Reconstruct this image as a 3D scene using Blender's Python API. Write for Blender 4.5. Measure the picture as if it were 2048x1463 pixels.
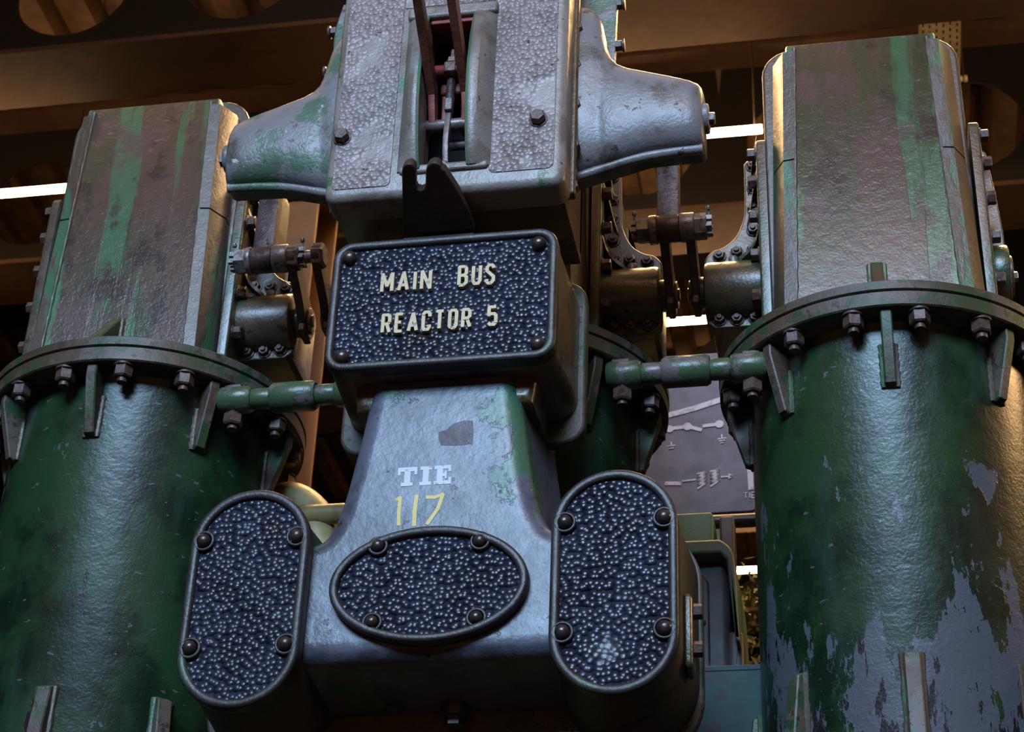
import bpy, bmesh, math, random
from mathutils import Vector, Matrix
random.seed(7)
for o in list(bpy.data.objects): bpy.data.objects.remove(o)
scene = bpy.context.scene
COL = scene.collection
PI = math.pi
def R(d): return math.radians(d)

# ------------------------------------------------------------------ camera
cd = bpy.data.cameras.new('camera'); cam = bpy.data.objects.new('camera', cd); COL.objects.link(cam)
RX = Vector((0.98307444, 0.17959744, 0.03618571)); UX = Vector((0.064892, -0.5260549, 0.84797127)); FX = Vector((-0.17132914, 0.83127071, 0.52880556))
M3 = Matrix((RX, UX, -FX)).transposed()
CAMPOS = Vector((0.85309, -4.08897, 1.59853))
cam.matrix_world = Matrix.Translation(CAMPOS) @ M3.to_4x4()
cd.sensor_fit = 'HORIZONTAL'; cd.sensor_width = 36; cd.lens = 3930.43 / 2048 * 36
cd.clip_end = 200
cd.dof.use_dof = True; cd.dof.focus_distance = 4.1; cd.dof.aperture_fstop = 9
scene.camera = cam

# ------------------------------------------------------------------ world, light, exposure
w = bpy.data.worlds.new('world'); scene.world = w; w.use_nodes = True
bg = w.node_tree.nodes['Background']; bg.inputs[0].default_value = (0.50, 0.26, 0.12, 1); bg.inputs[1].default_value = 0.24
def area(name, loc, target, sx, sy, power, color, spread=180):
    l = bpy.data.lights.new(name, 'AREA'); l.shape = 'RECTANGLE'; l.size = sx; l.size_y = sy; l.energy = power; l.color = color; l.spread = R(spread)
    o = bpy.data.objects.new(name, l); COL.objects.link(o); o.location = loc
    o.rotation_euler = (Vector(target) - Vector(loc)).to_track_quat('-Z', 'Y').to_euler()
    return o
area('daylight_window', (-0.2, -8.5, 7.5), (0.0, -0.3, 3.8), 4.8, 2.8, 98, (0.42, 0.68, 1.0), 46)
area('hall_fill', (1.2, -7.0, 9.2), (0.0, -0.3, 4.5), 5.0, 2.0, 20, (1.0, 0.58, 0.32), 60)
area('rim_fill', (0.2, 1.3, 6.9), (0.1, -0.3, 4.5), 3.4, 0.3, 75, (1.0, 0.60, 0.27), 110)  # unseen warm fill added overhead to put rims on the tops
area('side_fill', (4.6, 1.0, 5.6), (0.2, -0.3, 4.0), 1.2, 0.5, 60, (1.0, 0.58, 0.25))  # unseen warm fill added at the right to gild right-facing sides
vs = scene.view_settings
vs.view_transform = 'Standard'; vs.look = 'None'; vs.gamma = 1.0; vs.use_curve_mapping = False; vs.exposure = 0.0

# ------------------------------------------------------------------ materials
MATS = {}
def nt(name):
    m = bpy.data.materials.new(name); m.use_nodes = True; MATS[name] = m
    t = m.node_tree; b = t.nodes['Principled BSDF']
    g = t.nodes.new('ShaderNodeNewGeometry')
    return m, t, b, g.outputs['Position']
def lin(c):
    f = lambda v: v / 12.92 if v <= 0.04045 else ((v + 0.055) / 1.055) ** 2.4
    return tuple(f(x / 255) for x in c) + (1,)
def noise(t, pos, scale, detail=5, rough=0.6, stretch=(1, 1, 1), off=(0, 0, 0)):
    mp = t.nodes.new('ShaderNodeMapping'); mp.inputs['Scale'].default_value = stretch; mp.inputs['Location'].default_value = off
    t.links.new(pos, mp.inputs['Vector'])
    n = t.nodes.new('ShaderNodeTexNoise'); n.inputs['Scale'].default_value = scale; n.inputs['Detail'].default_value = detail; n.inputs['Roughness'].default_value = rough
    t.links.new(mp.outputs[0], n.inputs['Vector'])
    return n.outputs['Fac']
def ramp(t, fac, lo, hi):
    r = t.nodes.new('ShaderNodeMapRange'); r.interpolation_type = 'SMOOTHSTEP'
    r.inputs['From Min'].default_value = lo; r.inputs['From Max'].default_value = hi
    t.links.new(fac, r.inputs['Value']); return r.outputs[0]
def mixc(t, fac, a, b):
    m = t.nodes.new('ShaderNodeMix'); m.data_type = 'RGBA'
    t.links.new(fac, m.inputs['Factor'])
    for v, s in ((a, m.inputs[6]), (b, m.inputs[7])):
        if isinstance(v, tuple): s.default_value = v
        else: t.links.new(v, s)
    return m.outputs[2]
def math_n(t, op, a, b=None):
    m = t.nodes.new('ShaderNodeMath'); m.operation = op
    for v, s in ((a, m.inputs[0]), (b, m.inputs[1])):
        if v is None: continue
        if isinstance(v, (int, float)): s.default_value = v
        else: t.links.new(v, s)
    return m.outputs[0]
def worn(name, base, layers, rough=0.42, metal=0.0, bump=0.25, bscale=160, spec=0.5, pebble=None, coat=0.0, low=None, edge=None):
    """base paint with layers (colour, scale, lo, hi, stretch, amount) of wear mixed over it by noise masks"""
    m, t, b, pos = nt(name)
    col = lin(base); hsum = None
    for i, L in enumerate(layers):
        c, sc, lo, hi = L[:4]; st = L[4] if len(L) > 4 else (1, 1, 1); amt = L[5] if len(L) > 5 else 1.0
        f = ramp(t, noise(t, pos, sc, 7, 0.62, st, (i * 3.7 + len(name), i * 1.3, i * 7.1)), lo, hi)
        if amt < 1: f = math_n(t, 'MULTIPLY', f, amt)
        col = mixc(t, f, col, lin(c))
        if hi - lo < 0.06: hsum = f if hsum is None else math_n(t, 'ADD', hsum, f)
    if low:     # paint scraped off towards the foot of the thing, down to grey primer and dark metal
        sp = t.nodes.new('ShaderNodeSeparateXYZ'); t.links.new(pos, sp.inputs[0])
        gr = t.nodes.new('ShaderNodeMapRange'); gr.inputs['From Min'].default_value = low[2]; gr.inputs['From Max'].default_value = low[3]; gr.inputs['To Max'].default_value = 0.205
        t.links.new(sp.outputs[2], gr.inputs['Value'])
        for c, sc, th, st in ((low[0], 5.0, 0.64, (1.5, 1.5, 0.55)), (low[1], 17, 0.745, (1.9, 1.9, 0.6))):
            f = ramp(t, math_n(t, 'ADD', noise(t, pos, sc, 8, 0.68, st, (5.2, 1.1, 8.3)), gr.outputs[0]), th, th + 0.015)
            col = mixc(t, f, col, lin(c)); hsum = f if hsum is None else math_n(t, 'ADD', hsum, f)
    if edge:    # older paint left along the side edges of the panel
        tc = t.nodes.new('ShaderNodeTexCoord'); sp = t.nodes.new('ShaderNodeSeparateXYZ'); t.links.new(tc.outputs['Generated'], sp.inputs[0])
        e = math_n(t, 'MULTIPLY', math_n(t, 'ABSOLUTE', math_n(t, 'SUBTRACT', sp.outputs[0], 0.5)), 2.0)
        e = math_n(t, 'ADD', e, math_n(t, 'MULTIPLY', noise(t, pos, 9, 7, 0.65, (1, 1, 0.4)), 0.7))
        col = mixc(t, math_n(t, 'MULTIPLY', ramp(t, e, 1.16, 1.24), 0.8), col, lin(edge))
    t.links.new(col, b.inputs['Base Color'])
    rn = noise(t, pos, 22, 4, 0.6)
    rr = t.nodes.new('ShaderNodeMapRange'); rr.inputs['To Min'].default_value = max(0.05, rough - 0.12); rr.inputs['To Max'].default_value = rough + 0.14
    t.links.new(rn, rr.inputs['Value']); t.links.new(rr.outputs[0], b.inputs['Roughness'])
    b.inputs['Metallic'].default_value = metal; b.inputs['Specular IOR Level'].default_value = spec
    b.inputs['Coat Weight'].default_value = coat; b.inputs['Coat Roughness'].default_value = 0.25
    h = math_n(t, 'MULTIPLY', noise(t, pos, bscale, 3, 0.55), 0.6)
    h = math_n(t, 'ADD', h, noise(t, pos, bscale * 0.22, 3, 0.5))
    if hsum is not None: h = math_n(t, 'SUBTRACT', h, math_n(t, 'MULTIPLY', hsum, 0.35))
    bm = t.nodes.new('ShaderNodeBump'); bm.inputs['Strength'].default_value = bump; bm.inputs['Distance'].default_value = 0.004
    t.links.new(h, bm.inputs['Height']); last = bm
    if pebble:
        size, strength, lo, hi = pebble
        sp = t.nodes.new('ShaderNodeSeparateXYZ'); t.links.new(pos, sp.inputs[0])
        cb = t.nodes.new('ShaderNodeCombineXYZ'); t.links.new(sp.outputs[0], cb.inputs[0]); t.links.new(sp.outputs[2], cb.inputs[1])
        nz = t.nodes.new('ShaderNodeTexNoise'); nz.inputs['Scale'].default_value = 110; t.links.new(cb.outputs[0], nz.inputs['Vector'])
        va = t.nodes.new('ShaderNodeVectorMath'); va.operation = 'MULTIPLY_ADD'
        va.inputs[1].default_value = (0.003, 0.003, 0); t.links.new(nz.outputs['Color'], va.inputs[0]); t.links.new(cb.outputs[0], va.inputs[2])
        vo = t.nodes.new('ShaderNodeTexVoronoi'); vo.voronoi_dimensions = '2D'; vo.feature = 'F1'; vo.inputs['Scale'].default_value = 1 / size
        vo.inputs['Randomness'].default_value = 0.85
        t.links.new(va.outputs[0], vo.inputs['Vector'])
        d = math_n(t, 'SUBTRACT', 1.0, math_n(t, 'MULTIPLY', math_n(t, 'POWER', vo.outputs['Distance'], 2.5), 2.4))
        k = ramp(t, noise(t, pos, 7, 3, 0.5, (1, 1, 1), (3, 1, 2)), lo, hi)
        hh = math_n(t, 'MULTIPLY', d, k)
        b2 = t.nodes.new('ShaderNodeBump'); b2.inputs['Strength'].default_value = strength; b2.inputs['Distance'].default_value = 0.005
        t.links.new(hh, b2.inputs['Height']); t.links.new(bm.outputs[0], b2.inputs['Normal']); last = b2
    t.links.new(last.outputs[0], b.inputs['Normal'])
    return m
def plain(name, c, rough=0.6, metal=0.0, emit=None, es=0):
    m, t, b, pos = nt(name)
    b.inputs['Base Color'].default_value = lin(c); b.inputs['Roughness'].default_value = rough; b.inputs['Metallic'].default_value = metal
    f = ramp(t, noise(t, pos, 35, 4), 0.35, 0.7)
    t.links.new(mixc(t, f, lin(c), lin(tuple(x * 0.8 for x in c))), b.inputs['Base Color'])
    if emit: b.inputs['Emission Color'].default_value = emit; b.inputs['Emission Strength'].default_value = es
    return m
V = (1, 1, 0.25); H = (0.25, 0.25, 1)
GREEN = (40, 82, 58)
TG = [((17, 36, 20), 5, 0.40, 0.60), ((48, 74, 62), 8, 0.50, 0.70, V, 0.7), ((62, 46, 34), 3.5, 0.52, 0.72, V, 0.6), ((84, 88, 94), 7, 0.65, 0.665, (1, 1, 0.55)), ((92, 96, 100), 26, 0.66, 0.67, (1, 1, 2.2)), ((30, 24, 24), 15, 0.68, 0.70, V)]
worn('tank_green', (34, 66, 37), TG, rough=0.33, bump=0.34, bscale=130, coat=0.5)
worn('tank_green_worn', (38, 66, 36), TG, rough=0.33, bump=0.40, bscale=130, coat=0.5, low=((90, 92, 100), (34, 28, 32), 3.62, 3.05))
worn('flange_green', (48, 68, 42), [((88, 78, 70), 9, 0.47, 0.54), ((74, 54, 40), 7, 0.47, 0.64), ((38, 68, 44), 13, 0.58, 0.61), ((60, 44, 36), 30, 0.60, 0.64)], rough=0.52, bump=0.35, coat=0.05)
worn('housing_front', (80, 60, 50), [((58, 60, 40), 4.5, 0.44, 0.54, V), ((58, 96, 66), 6, 0.54, 0.60, (1.6, 1, 0.14)), ((86, 64, 62), 3.0, 0.54, 0.60, (1, 1, 0.7), 0.8), ((50, 38, 32), 12, 0.56, 0.64, (0.7, 1, 0.5)), ((104, 100, 100), 30, 0.66, 0.675, (0.5, 1, 1.6))], rough=0.34, bump=0.5, bscale=170, coat=0.3, edge=(62, 124, 84))
worn('housing_edge', (86, 75, 65), [((60, 104, 74), 9, 0.53, 0.58, V), ((80, 64, 50), 12, 0.48, 0.56, V), ((98, 94, 94), 14, 0.58, 0.61, V)], rough=0.40, bump=0.4, coat=0.2)
worn('bracket_paint', (72, 66, 52), [((88, 76, 62), 10, 0.46, 0.58), ((42, 72, 50), 7, 0.52, 0.62), ((52, 40, 32), 22, 0.58, 0.64)], rough=0.34, bump=0.4, coat=0.4)
worn('cast_grey', (90, 93, 108), [((66, 68, 78), 7, 0.46, 0.60), ((62, 104, 80), 5, 0.60, 0.615), ((50, 40, 38), 26, 0.645, 0.67), ((72, 60, 50), 4, 0.56, 0.72)], rough=0.38, bump=0.5, bscale=75, coat=0.15)
worn('cast_dark', (88, 72, 50), [((62, 70, 46), 6, 0.52, 0.62), ((112, 84, 44), 5, 0.50, 0.70), ((56, 40, 28), 15, 0.56, 0.64)], rough=0.30, bump=0.35, coat=0.3)
worn('boss_brown', (66, 56, 44), [((54, 62, 44), 6, 0.52, 0.62), ((48, 36, 28), 12, 0.52, 0.64)], rough=0.48, bump=0.35)
worn('horn_paint', (122, 118, 120), [((78, 104, 84), 5, 0.55, 0.60), ((84, 78, 72), 8, 0.52, 0.66), ((66, 60, 58), 26, 0.62, 0.66), ((196, 192, 180), 15, 0.675, 0.69)], rough=0.36, bump=0.4)
worn('cover_pebble', (148, 136, 136), [((124, 112, 108), 9, 0.48, 0.62), ((70, 62, 60), 40, 0.64, 0.69)], rough=0.34, bump=0.3, pebble=(0.0105, 0.6, 0.36, 0.52))
worn('cover_frame', (136, 128, 122), [((110, 100, 90), 8, 0.46, 0.60), ((72, 110, 82), 7, 0.62, 0.65), ((66, 56, 56), 30, 0.66, 0.69)], rough=0.36, bump=0.35)
worn('plate_black', (42, 48, 64), [((34, 37, 50), 10, 0.45, 0.62), ((48, 40, 38), 6, 0.58, 0.72)], rough=0.33, bump=0.15, pebble=(0.0120, 0.95, 0.18, 0.42), spec=0.6)
worn('rim_dark', (54, 50, 50), [((46, 38, 34), 12, 0.46, 0.62), ((58, 70, 52), 7, 0.60, 0.66)], rough=0.40, bump=0.3, spec=0.45)
worn('bolt_steel', (88, 68, 62), [((62, 46, 40), 60, 0.46, 0.62)], rough=0.46, metal=0.1, bump=0.25)
worn('screw_dark', (56, 44, 40), [((42, 32, 30), 60, 0.46, 0.62)], rough=0.3, bump=0.2, coat=0.3)
worn('lip_green', (78, 118, 86), [((104, 102, 96), 14, 0.48, 0.58)], rough=0.3, bump=0.2, coat=0.3)
worn('nut_steel', (132, 128, 130), [((92, 80, 70), 50, 0.48, 0.62)], rough=0.38, metal=0.3, bump=0.3)
worn('link_steel', (86, 68, 68), [((62, 50, 52), 25, 0.48, 0.60), ((108, 66, 58), 18, 0.60, 0.66), ((44, 36, 40), 40, 0.60, 0.64)], rough=0.42, metal=0.2, bump=0.45)
worn('lever_rust', (112, 62, 46), [((80, 46, 34), 15, 0.46, 0.62), ((146, 70, 60), 20, 0.62, 0.68)], rough=0.5, bump=0.3)
worn('lever_red', (150, 62, 56), [((118, 48, 42), 20, 0.46, 0.62)], rough=0.5, bump=0.25)
worn('pin_grey', (120, 108, 106), [((92, 80, 78), 40, 0.48, 0.62)], rough=0.4, metal=0.3, bump=0.25)
worn('hook_brown', (58, 40, 30), [((44, 32, 24), 20, 0.46, 0.62)], rough=0.6, bump=0.3)
worn('letter_metal', (196, 172, 126), [((130, 112, 84), 60, 0.55, 0.66)], rough=0.4, bump=0.2)
worn('paint_white', (206, 206, 214), [((150, 152, 160), 70, 0.62, 0.66)], rough=0.5, bump=0.1)
worn('paint_yellow', (224, 200, 118), [((170, 150, 100), 70, 0.62, 0.66)], rough=0.5, bump=0.1)
worn('bare_patch', (84, 74, 82), [((66, 58, 64), 60, 0.48, 0.60)], rough=0.5, bump=0.4)
worn('rod_green', (66, 88, 62), [((104, 94, 94), 18, 0.50, 0.54), ((66, 54, 50), 20, 0.60, 0.66)], rough=0.32, bump=0.25)
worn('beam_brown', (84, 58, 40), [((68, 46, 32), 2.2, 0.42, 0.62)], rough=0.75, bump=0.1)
worn('beam_web', (26, 20, 16), [((20, 16, 13), 2.2, 0.42, 0.62)], rough=0.8, bump=0.1)  # near-black instead of beam brown: shade on the webs put into the colour
worn('roof_steel', (128, 98, 72), [((96, 74, 54), 3, 0.42, 0.62)], rough=0.6, bump=0.1)
worn('column_tan', (126, 84, 44), [((104, 70, 38), 4, 0.42, 0.62)], rough=0.6, bump=0.1)
worn('pipe_cream', (196, 176, 120), [((160, 140, 96), 12, 0.46, 0.62)], rough=0.45, bump=0.2)
worn('pipe_black', (40, 36, 36), [((58, 48, 44), 10, 0.5, 0.65)], rough=0.35, bump=0.2)
worn('steel_teal', (30, 62, 62), [((52, 58, 68), 8, 0.48, 0.62), ((44, 44, 54), 12, 0.56, 0.66)], rough=0.75, bump=0.3)
worn('cabinet_green', (84, 122, 92), [((104, 112, 104), 6, 0.46, 0.60)], rough=0.45, bump=0.2)
worn('cabinet_grey', (92, 84, 88), [((74, 66, 66), 8, 0.46, 0.62), ((104, 88, 70), 5, 0.55, 0.7)], rough=0.45, bump=0.2)
worn('board_grey', (110, 98, 108), [((92, 84, 94), 9, 0.44, 0.62), ((132, 122, 128), 5, 0.60, 0.72)], rough=0.55, bump=0.15)
worn('board_mark', (206, 192, 194), [((170, 158, 160), 40, 0.5, 0.62)], rough=0.5, bump=0.05)
worn('floor_concrete', (84, 74, 66), [((64, 56, 50), 2, 0.42, 0.62)], rough=0.7, bump=0.2)
worn('wall_dark', (54, 42, 36), [((44, 34, 30), 1.5, 0.42, 0.62)], rough=0.8, bump=0.1)
worn('cavity_dark', (34, 24, 20), [((26, 20, 18), 12, 0.42, 0.62)], rough=0.7, bump=0.1)
worn('tray_white', (226, 212, 176), [((206, 190, 150), 9, 0.42, 0.62)], rough=0.6, bump=0.05)
worn('leaf_green', (120, 132, 80), [((170, 160, 120), 30, 0.5, 0.6)], rough=0.5, bump=0.05)
plain('tube_glow', (255, 220, 170), 0.4, emit=(1.0, 0.62, 0.30, 1), es=38)
plain('lamp_body', (90, 80, 70), 0.5)

# ------------------------------------------------------------------ mesh helpers
def offs(pts, d):
    """polygon offset inwards by d (counter-clockwise or clockwise, decided by area)"""
    n = len(pts); A = sum(pts[i][0] * pts[(i + 1) % n][1] - pts[(i + 1) % n][0] * pts[i][1] for i in range(n))
    s = 1 if A > 0 else -1; out = []
    for i in range(n):
        p0, p1, p2 = Vector(pts[i - 1]), Vector(pts[i]), Vector(pts[(i + 1) % n])
        a = (p1 - p0).normalized(); b = (p2 - p1).normalized()
        na = Vector((-a.y, a.x)) * s; nb = Vector((-b.y, b.x)) * s
        m = na + nb; L = m.length
        m = m / L if L > 1e-6 else na
        c = max(0.35, m.dot(na))
        out.append(tuple(p1 + m * (d / c)))
    return out
def rrect(x0, x1, z0, z1, r, n=6):
    o = []
    for cx, cz, a in ((x1 - r, z1 - r, 0), (x0 + r, z1 - r, 90), (x0 + r, z0 + r, 180), (x1 - r, z0 + r, 270)):
        for k in range(n + 1):
            t = R(a + 90 * k / n); o.append((cx + r * math.cos(t), cz + r * math.sin(t)))
    return o
def ellipse(cx, cz, a, b, n=72): return [(cx + a * math.cos(2 * PI * k / n), cz + b * math.sin(2 * PI * k / n)) for k in range(n)]
def stadium(cx, z0, z1, hw, n=22):
    o = [(cx + hw * math.cos(PI * k / n), z1 - hw + hw * math.sin(PI * k / n)) for k in range(n + 1)]
    return o + [(cx - hw * math.cos(PI * k / n), z0 + hw - hw * math.sin(PI * k / n)) for k in range(n + 1)]
def spline(pts, n=5):
    """smooth open Catmull-Rom through pts"""
    out = []; P = [Vector(p) for p in pts]
    for i in range(len(P) - 1):
        p0 = P[max(i - 1, 0)]; p1 = P[i]; p2 = P[i + 1]; p3 = P[min(i + 2, len(P) - 1)]
        for k in range(n):
            t = k / n
            out.append(tuple(0.5 * ((2 * p1) + (p2 - p0) * t + (2 * p0 - 5 * p1 + 4 * p2 - p3) * t * t + (3 * p1 - p0 - 3 * p2 + p3) * t ** 3)))
    out.append(tuple(P[-1])); return out
AX = {'y': lambda a, b, c: (a, c, b), 'x': lambda a, b, c: (c, a, b), 'z': lambda a, b, c: (a, b, c)}
class B:
    def __init__(s): s.v = []; s.f = []
    def loops(s, rings, closed=False, cap0=True, cap1=True):
        base = len(s.v); n = len(rings[0])
        for r in rings: s.v += [Vector(p) for p in r]
        m = len(rings)
        for i in range(m if closed else m - 1):
            a = base + i * n; b = base + ((i + 1) % m) * n
            for k in range(n): s.f.append((a + k, a + (k + 1) % n, b + (k + 1) % n, b + k))
        if not closed:
            if cap0: s.f.append(tuple(base + k for k in range(n))[::-1])
            if cap1: s.f.append(tuple(base + (m - 1) * n + k for k in range(n)))
        return s
    def rprism(s, out, c0, c1, r=0.0, seg=4, draft=0.0, ax='y', back=0.0):
        """extrude a flat outline from c0 to c1 with a rounded edge of radius r at c0 (and 'back' at c1)"""
        g = 1 if c1 > c0 else -1; rings = []; m = AX[ax]
        if r > 0:
            rings.append([m(a, b, c0) for a, b in offs(out, r * 1.12 + 0.0004)])
            for k in range(seg + 1):
                t = PI / 2 * k / seg
                rings.append([m(a, b, c0 + g * r * (1 - math.cos(t))) for a, b in offs(out, r * (1 - math.sin(t)))])
        else: rings.append([m(a, b, c0) for a, b in out])
        o2 = offs(out, -draft) if draft else out
        if back > 0:
            for k in range(seg + 1):
                t = PI / 2 * (1 - k / seg)
                rings.append([m(a, b, c1 - g * back * (1 - math.cos(t))) for a, b in offs(o2, back * (1 - math.sin(t)))])
            rings.append([m(a, b, c1) for a, b in offs(o2, back * 1.12 + 0.0004)])
        else: rings.append([m(a, b, c1) for a, b in o2])
        return s.loops(rings)
    def rim(s, out, wd, c0, c1, r, seg=4, ax='y'):
        g = 1 if c1 > c0 else -1; m = AX[ax]; rr = []
        rr.append((0, c1))
        for k in range(seg + 1): t = PI / 2 * k / seg; rr.append((r * (1 - math.cos(t)), c0 + g * r * (1 - math.sin(t))))
        for k in range(seg + 1): t = PI / 2 * k / seg; rr.append((wd - r + r * math.sin(t), c0 + g * r * (1 - math.cos(t))))
        rr.append((wd, c1))
        return s.loops([[m(a, b, c) for a, b in offs(out, d)] for d, c in rr], closed=True)
    def box(s, x0, x1, y0, y1, z0, z1):
        return s.loops([[(x0, y0, z), (x1, y0, z), (x1, y1, z), (x0, y1, z)] for z in (z0, z1)])
    def bbox(s, x0, x1, y0, y1, z0, z1, r=0.004, ax='y'):
        if ax == 'y': return s.rprism(rrect(x0, x1, z0, z1, min(r, (x1 - x0) / 2.01, (z1 - z0) / 2.01), 3), y0, y1, r, 3, back=r)
        if ax == 'x': return s.rprism(rrect(y0, y1, z0, z1, r, 3), x0, x1, r, 3, ax='x', back=r)
        return s.rprism(rrect(x0, x1, y0, y1, r, 3), z0, z1, r, 3, ax='z', back=r)
    def lathe(s, prof, o, d, n=32, a0=0.0):
        """prof: (radius, distance along axis d from o)"""
        d = Vector(d).normalized(); o = Vector(o)
        u = d.orthogonal().normalized() if abs(d.z) < 0.9 else Vector((1, 0, 0)); u = (u - d * u.dot(d)).normalized(); v = d.cross(u)
        return s.loops([[o + d * t + (u * math.cos(a0 + 2 * PI * k / n) + v * math.sin(a0 + 2 * PI * k / n)) * max(r, 1e-4) for k in range(n)] for r, t in prof])
    def cyl(s, p, q, r, n=20, r2=None):
        p, q = Vector(p), Vector(q); return s.lathe([(r, 0), (r if r2 is None else r2, (q - p).length)], p, q - p, n)
    def rcyl(s, p, q, r, e=0.003, n=20):
        p, q = Vector(p), Vector(q); L = (q - p).length
        return s.lathe([(r - e, 0), (r - 0.3 * e, 0.3 * e), (r, e), (r, L - e), (r - 0.3 * e, L - 0.3 * e), (r - e, L)], p, q - p, n)
    def hexa(s, p, d, r, h, e=0.12, a0=0.0):
        return s.lathe([(r * 0.98, 0), (r, 0.02 * h), (r, h * (1 - e)), (r * 0.84, h)], p, d, 6, a0)
    def dome(s, p, d, r, h, n=16, base=0.0):
        return s.lathe([(r, 0), (r, base)] + [(r * math.cos(t), base + h * math.sin(t)) for t in (0.35, 0.7, 1.0, 1.25, 1.45)], p, d, n)
    def bar(s, p, q, wd, th, up=(0, 0, 1), r=0.002):
        """flat bar from p to q; width wd across, thickness th along up"""
        p, q = Vector(p), Vector(q); d = (q - p).normalized(); u = Vector(up); u = (u - d * u.dot(d)).normalized(); v = d.cross(u)
        o = rrect(-wd / 2, wd / 2, -th / 2, th / 2, min(r, th / 2.1, wd / 2.1), 2)
        return s.loops([[c + v * a + u * b for a, b in o] for c in (p, q)])
    def tube(s, path, r, n=16):
        rings = []
        P = [Vector(p) for p in path]; u = None
        for i, p in enumerate(P):
            d = (P[min(i + 1, len(P) - 1)] - P[max(i - 1, 0)]).normalized()
            if u is None: u = d.orthogonal()
            u = (u - d * u.dot(d)).normalized(); v = d.cross(u)
            rr = r[i] if isinstance(r, (list, tuple)) else r
            rings.append([p + (u * math.cos(2 * PI * k / n) + v * math.sin(2 * PI * k / n)) * rr for k in range(n)])
        return s.loops(rings)
WL = {}
def mk(name, b, mat, parent=None, ang=34, recalc=True):
    lo = Vector((min(v[i] for v in b.v) for i in range(3))); hi = Vector((max(v[i] for v in b.v) for i in range(3)))
    c = (lo + hi) / 2
    me = bpy.data.meshes.new(name); me.from_pydata([tuple(Vector(v) - c) for v in b.v], [], b.f)
    bm = bmesh.new(); bm.from_mesh(me)
    if recalc: bmesh.ops.recalc_face_normals(bm, faces=bm.faces)
    for f in bm.faces: f.smooth = True
    bm.to_mesh(me); bm.free(); me.set_sharp_from_angle(angle=R(ang))
    me.materials.append(MATS[mat])
    o = bpy.data.objects.new(name, me); COL.objects.link(o)
    if parent: o.parent = parent; o.location = c - WL[parent.name]
    else: o.location = c
    WL[o.name] = c; return o
def again(src, at, parent, rot=None):
    """another object that shares src's mesh, placed with its centre at world point 'at'"""
    o = src.copy(); COL.objects.link(o); o.parent = parent; o.location = Vector(at) - (WL[parent.name] if parent else Vector())
    if rot: o.rotation_euler = rot
    WL[o.name] = Vector(at); return o
def tag(o, label, cat=None, group=None, kind=None):
    o['label'] = label
    if cat: o['category'] = cat
    if group: o['group'] = group
    if kind: o['kind'] = kind
    return o
def thing(name, label, cat, loc, group=None):
    o = bpy.data.objects.new(name, None); COL.objects.link(o); o.location = loc; o.empty_display_size = 0.1; WL[o.name] = Vector(loc)
    return tag(o, label, cat, group)
def part(name, mat, parent, ang=34):
    class P(B):
        def done(s): return mk(name, s, mat, parent, ang)
    return P()

# ------------------------------------------------------------------ setting: floor, roof, wall, beams
f = mk('floor', B().box(-9, 9, -9, 14, -0.1, 0), 'floor_concrete'); f['kind'] = 'structure'
f = mk('wall_back', B().box(-9, 9, 13.6, 14, 0, 9.2), 'wall_dark'); f['kind'] = 'structure'
f = mk('wall_left', B().box(-9.3, -9, -9, 14, 0, 9.2), 'wall_dark'); f['kind'] = 'structure'
f = mk('wall_right', B().box(9, 9.3, -9, 14, 0, 9.2), 'wall_dark'); f['kind'] = 'structure'
prof = []; x = -9.0
while x < 9:
    prof += [(x, 8.32), (x + 0.09, 8.32), (x + 0.12, 8.22), (x + 0.21, 8.22)]; x += 0.24
prof.append((x, 8.32))
rb = B(); rb.loops([[(a, y, b) for a, b in prof + [(x, 8.5), (-9, 8.5)]] for y in (-1.0, 13.6)])
f = mk('ceiling', rb, 'roof_steel', ang=20); f['kind'] = 'structure'
BEAMY = [(2.10, 'nearest'), (3.62, 'second'), (5.12, 'third'), (6.62, 'fourth'), (8.12, 'fifth'), (9.62, 'sixth')]
def holes_web(y, z0, z1, x0, x1, pitch, hx, rad, th):
    """a web plate with round holes: one cell for each hole"""
    b = B(); n = 28; zc = (z0 + z1) / 2
    k0 = math.floor((x0 - hx) / pitch); k1 = math.ceil((x1 - hx) / pitch)
    for k in range(k0, k1):
        c = hx + k * pitch; a0 = c - pitch / 2; a1 = c + pitch / 2
        outer = []; inner = []
        for i in range(n):
            t = 2 * PI * i / n; dx, dz = math.cos(t), math.sin(t)
            s = min((pitch / 2) / max(abs(dx), 1e-6), ((z1 - z0) / 2) / max(abs(dz), 1e-6))
            outer.append((c + dx * s, zc + dz * s)); inner.append((c + dx * rad, zc + dz * rad))
        b.loops([[(a, y - th / 2, q) for a, q in outer], [(a, y - th / 2, q) for a, q in inner], [(a, y + th / 2, q) for a, q in inner], [(a, y + th / 2, q) for a, q in outer]], closed=True)
    return b
LAB = {'nearest': 'brown steel roof beam with round holes, crossing the top of the picture', 'second': 'brown roof beam behind the tall housing, below the upper strip light',
       'third': 'brown roof beam just behind the middle strip light', 'fourth': 'dim brown roof beam, fourth from the front', 'fifth': 'dim brown roof beam, fifth from the front', 'sixth': 'farthest dim brown roof beam near the back wall'}
for y, k in BEAMY:
    t = thing('roof_beam', LAB[k], 'beam', (0, y, 7.2), 'roof beams')
    mk('bottom_flange', B().box(-9, 9, y - 0.18, y + 0.18, 7.2, 7.225), 'beam_brown', t)
    mk('top_flange', B().box(-9, 9, y - 0.18, y + 0.18, 8.19, 8.215), 'beam_brown', t)
    mk('web', holes_web(y, 7.225, 8.19, -8.6, 8.6, 0.80, -2.55 + 0.02, 0.27, 0.02), 'beam_web', t, ang=25)

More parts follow.
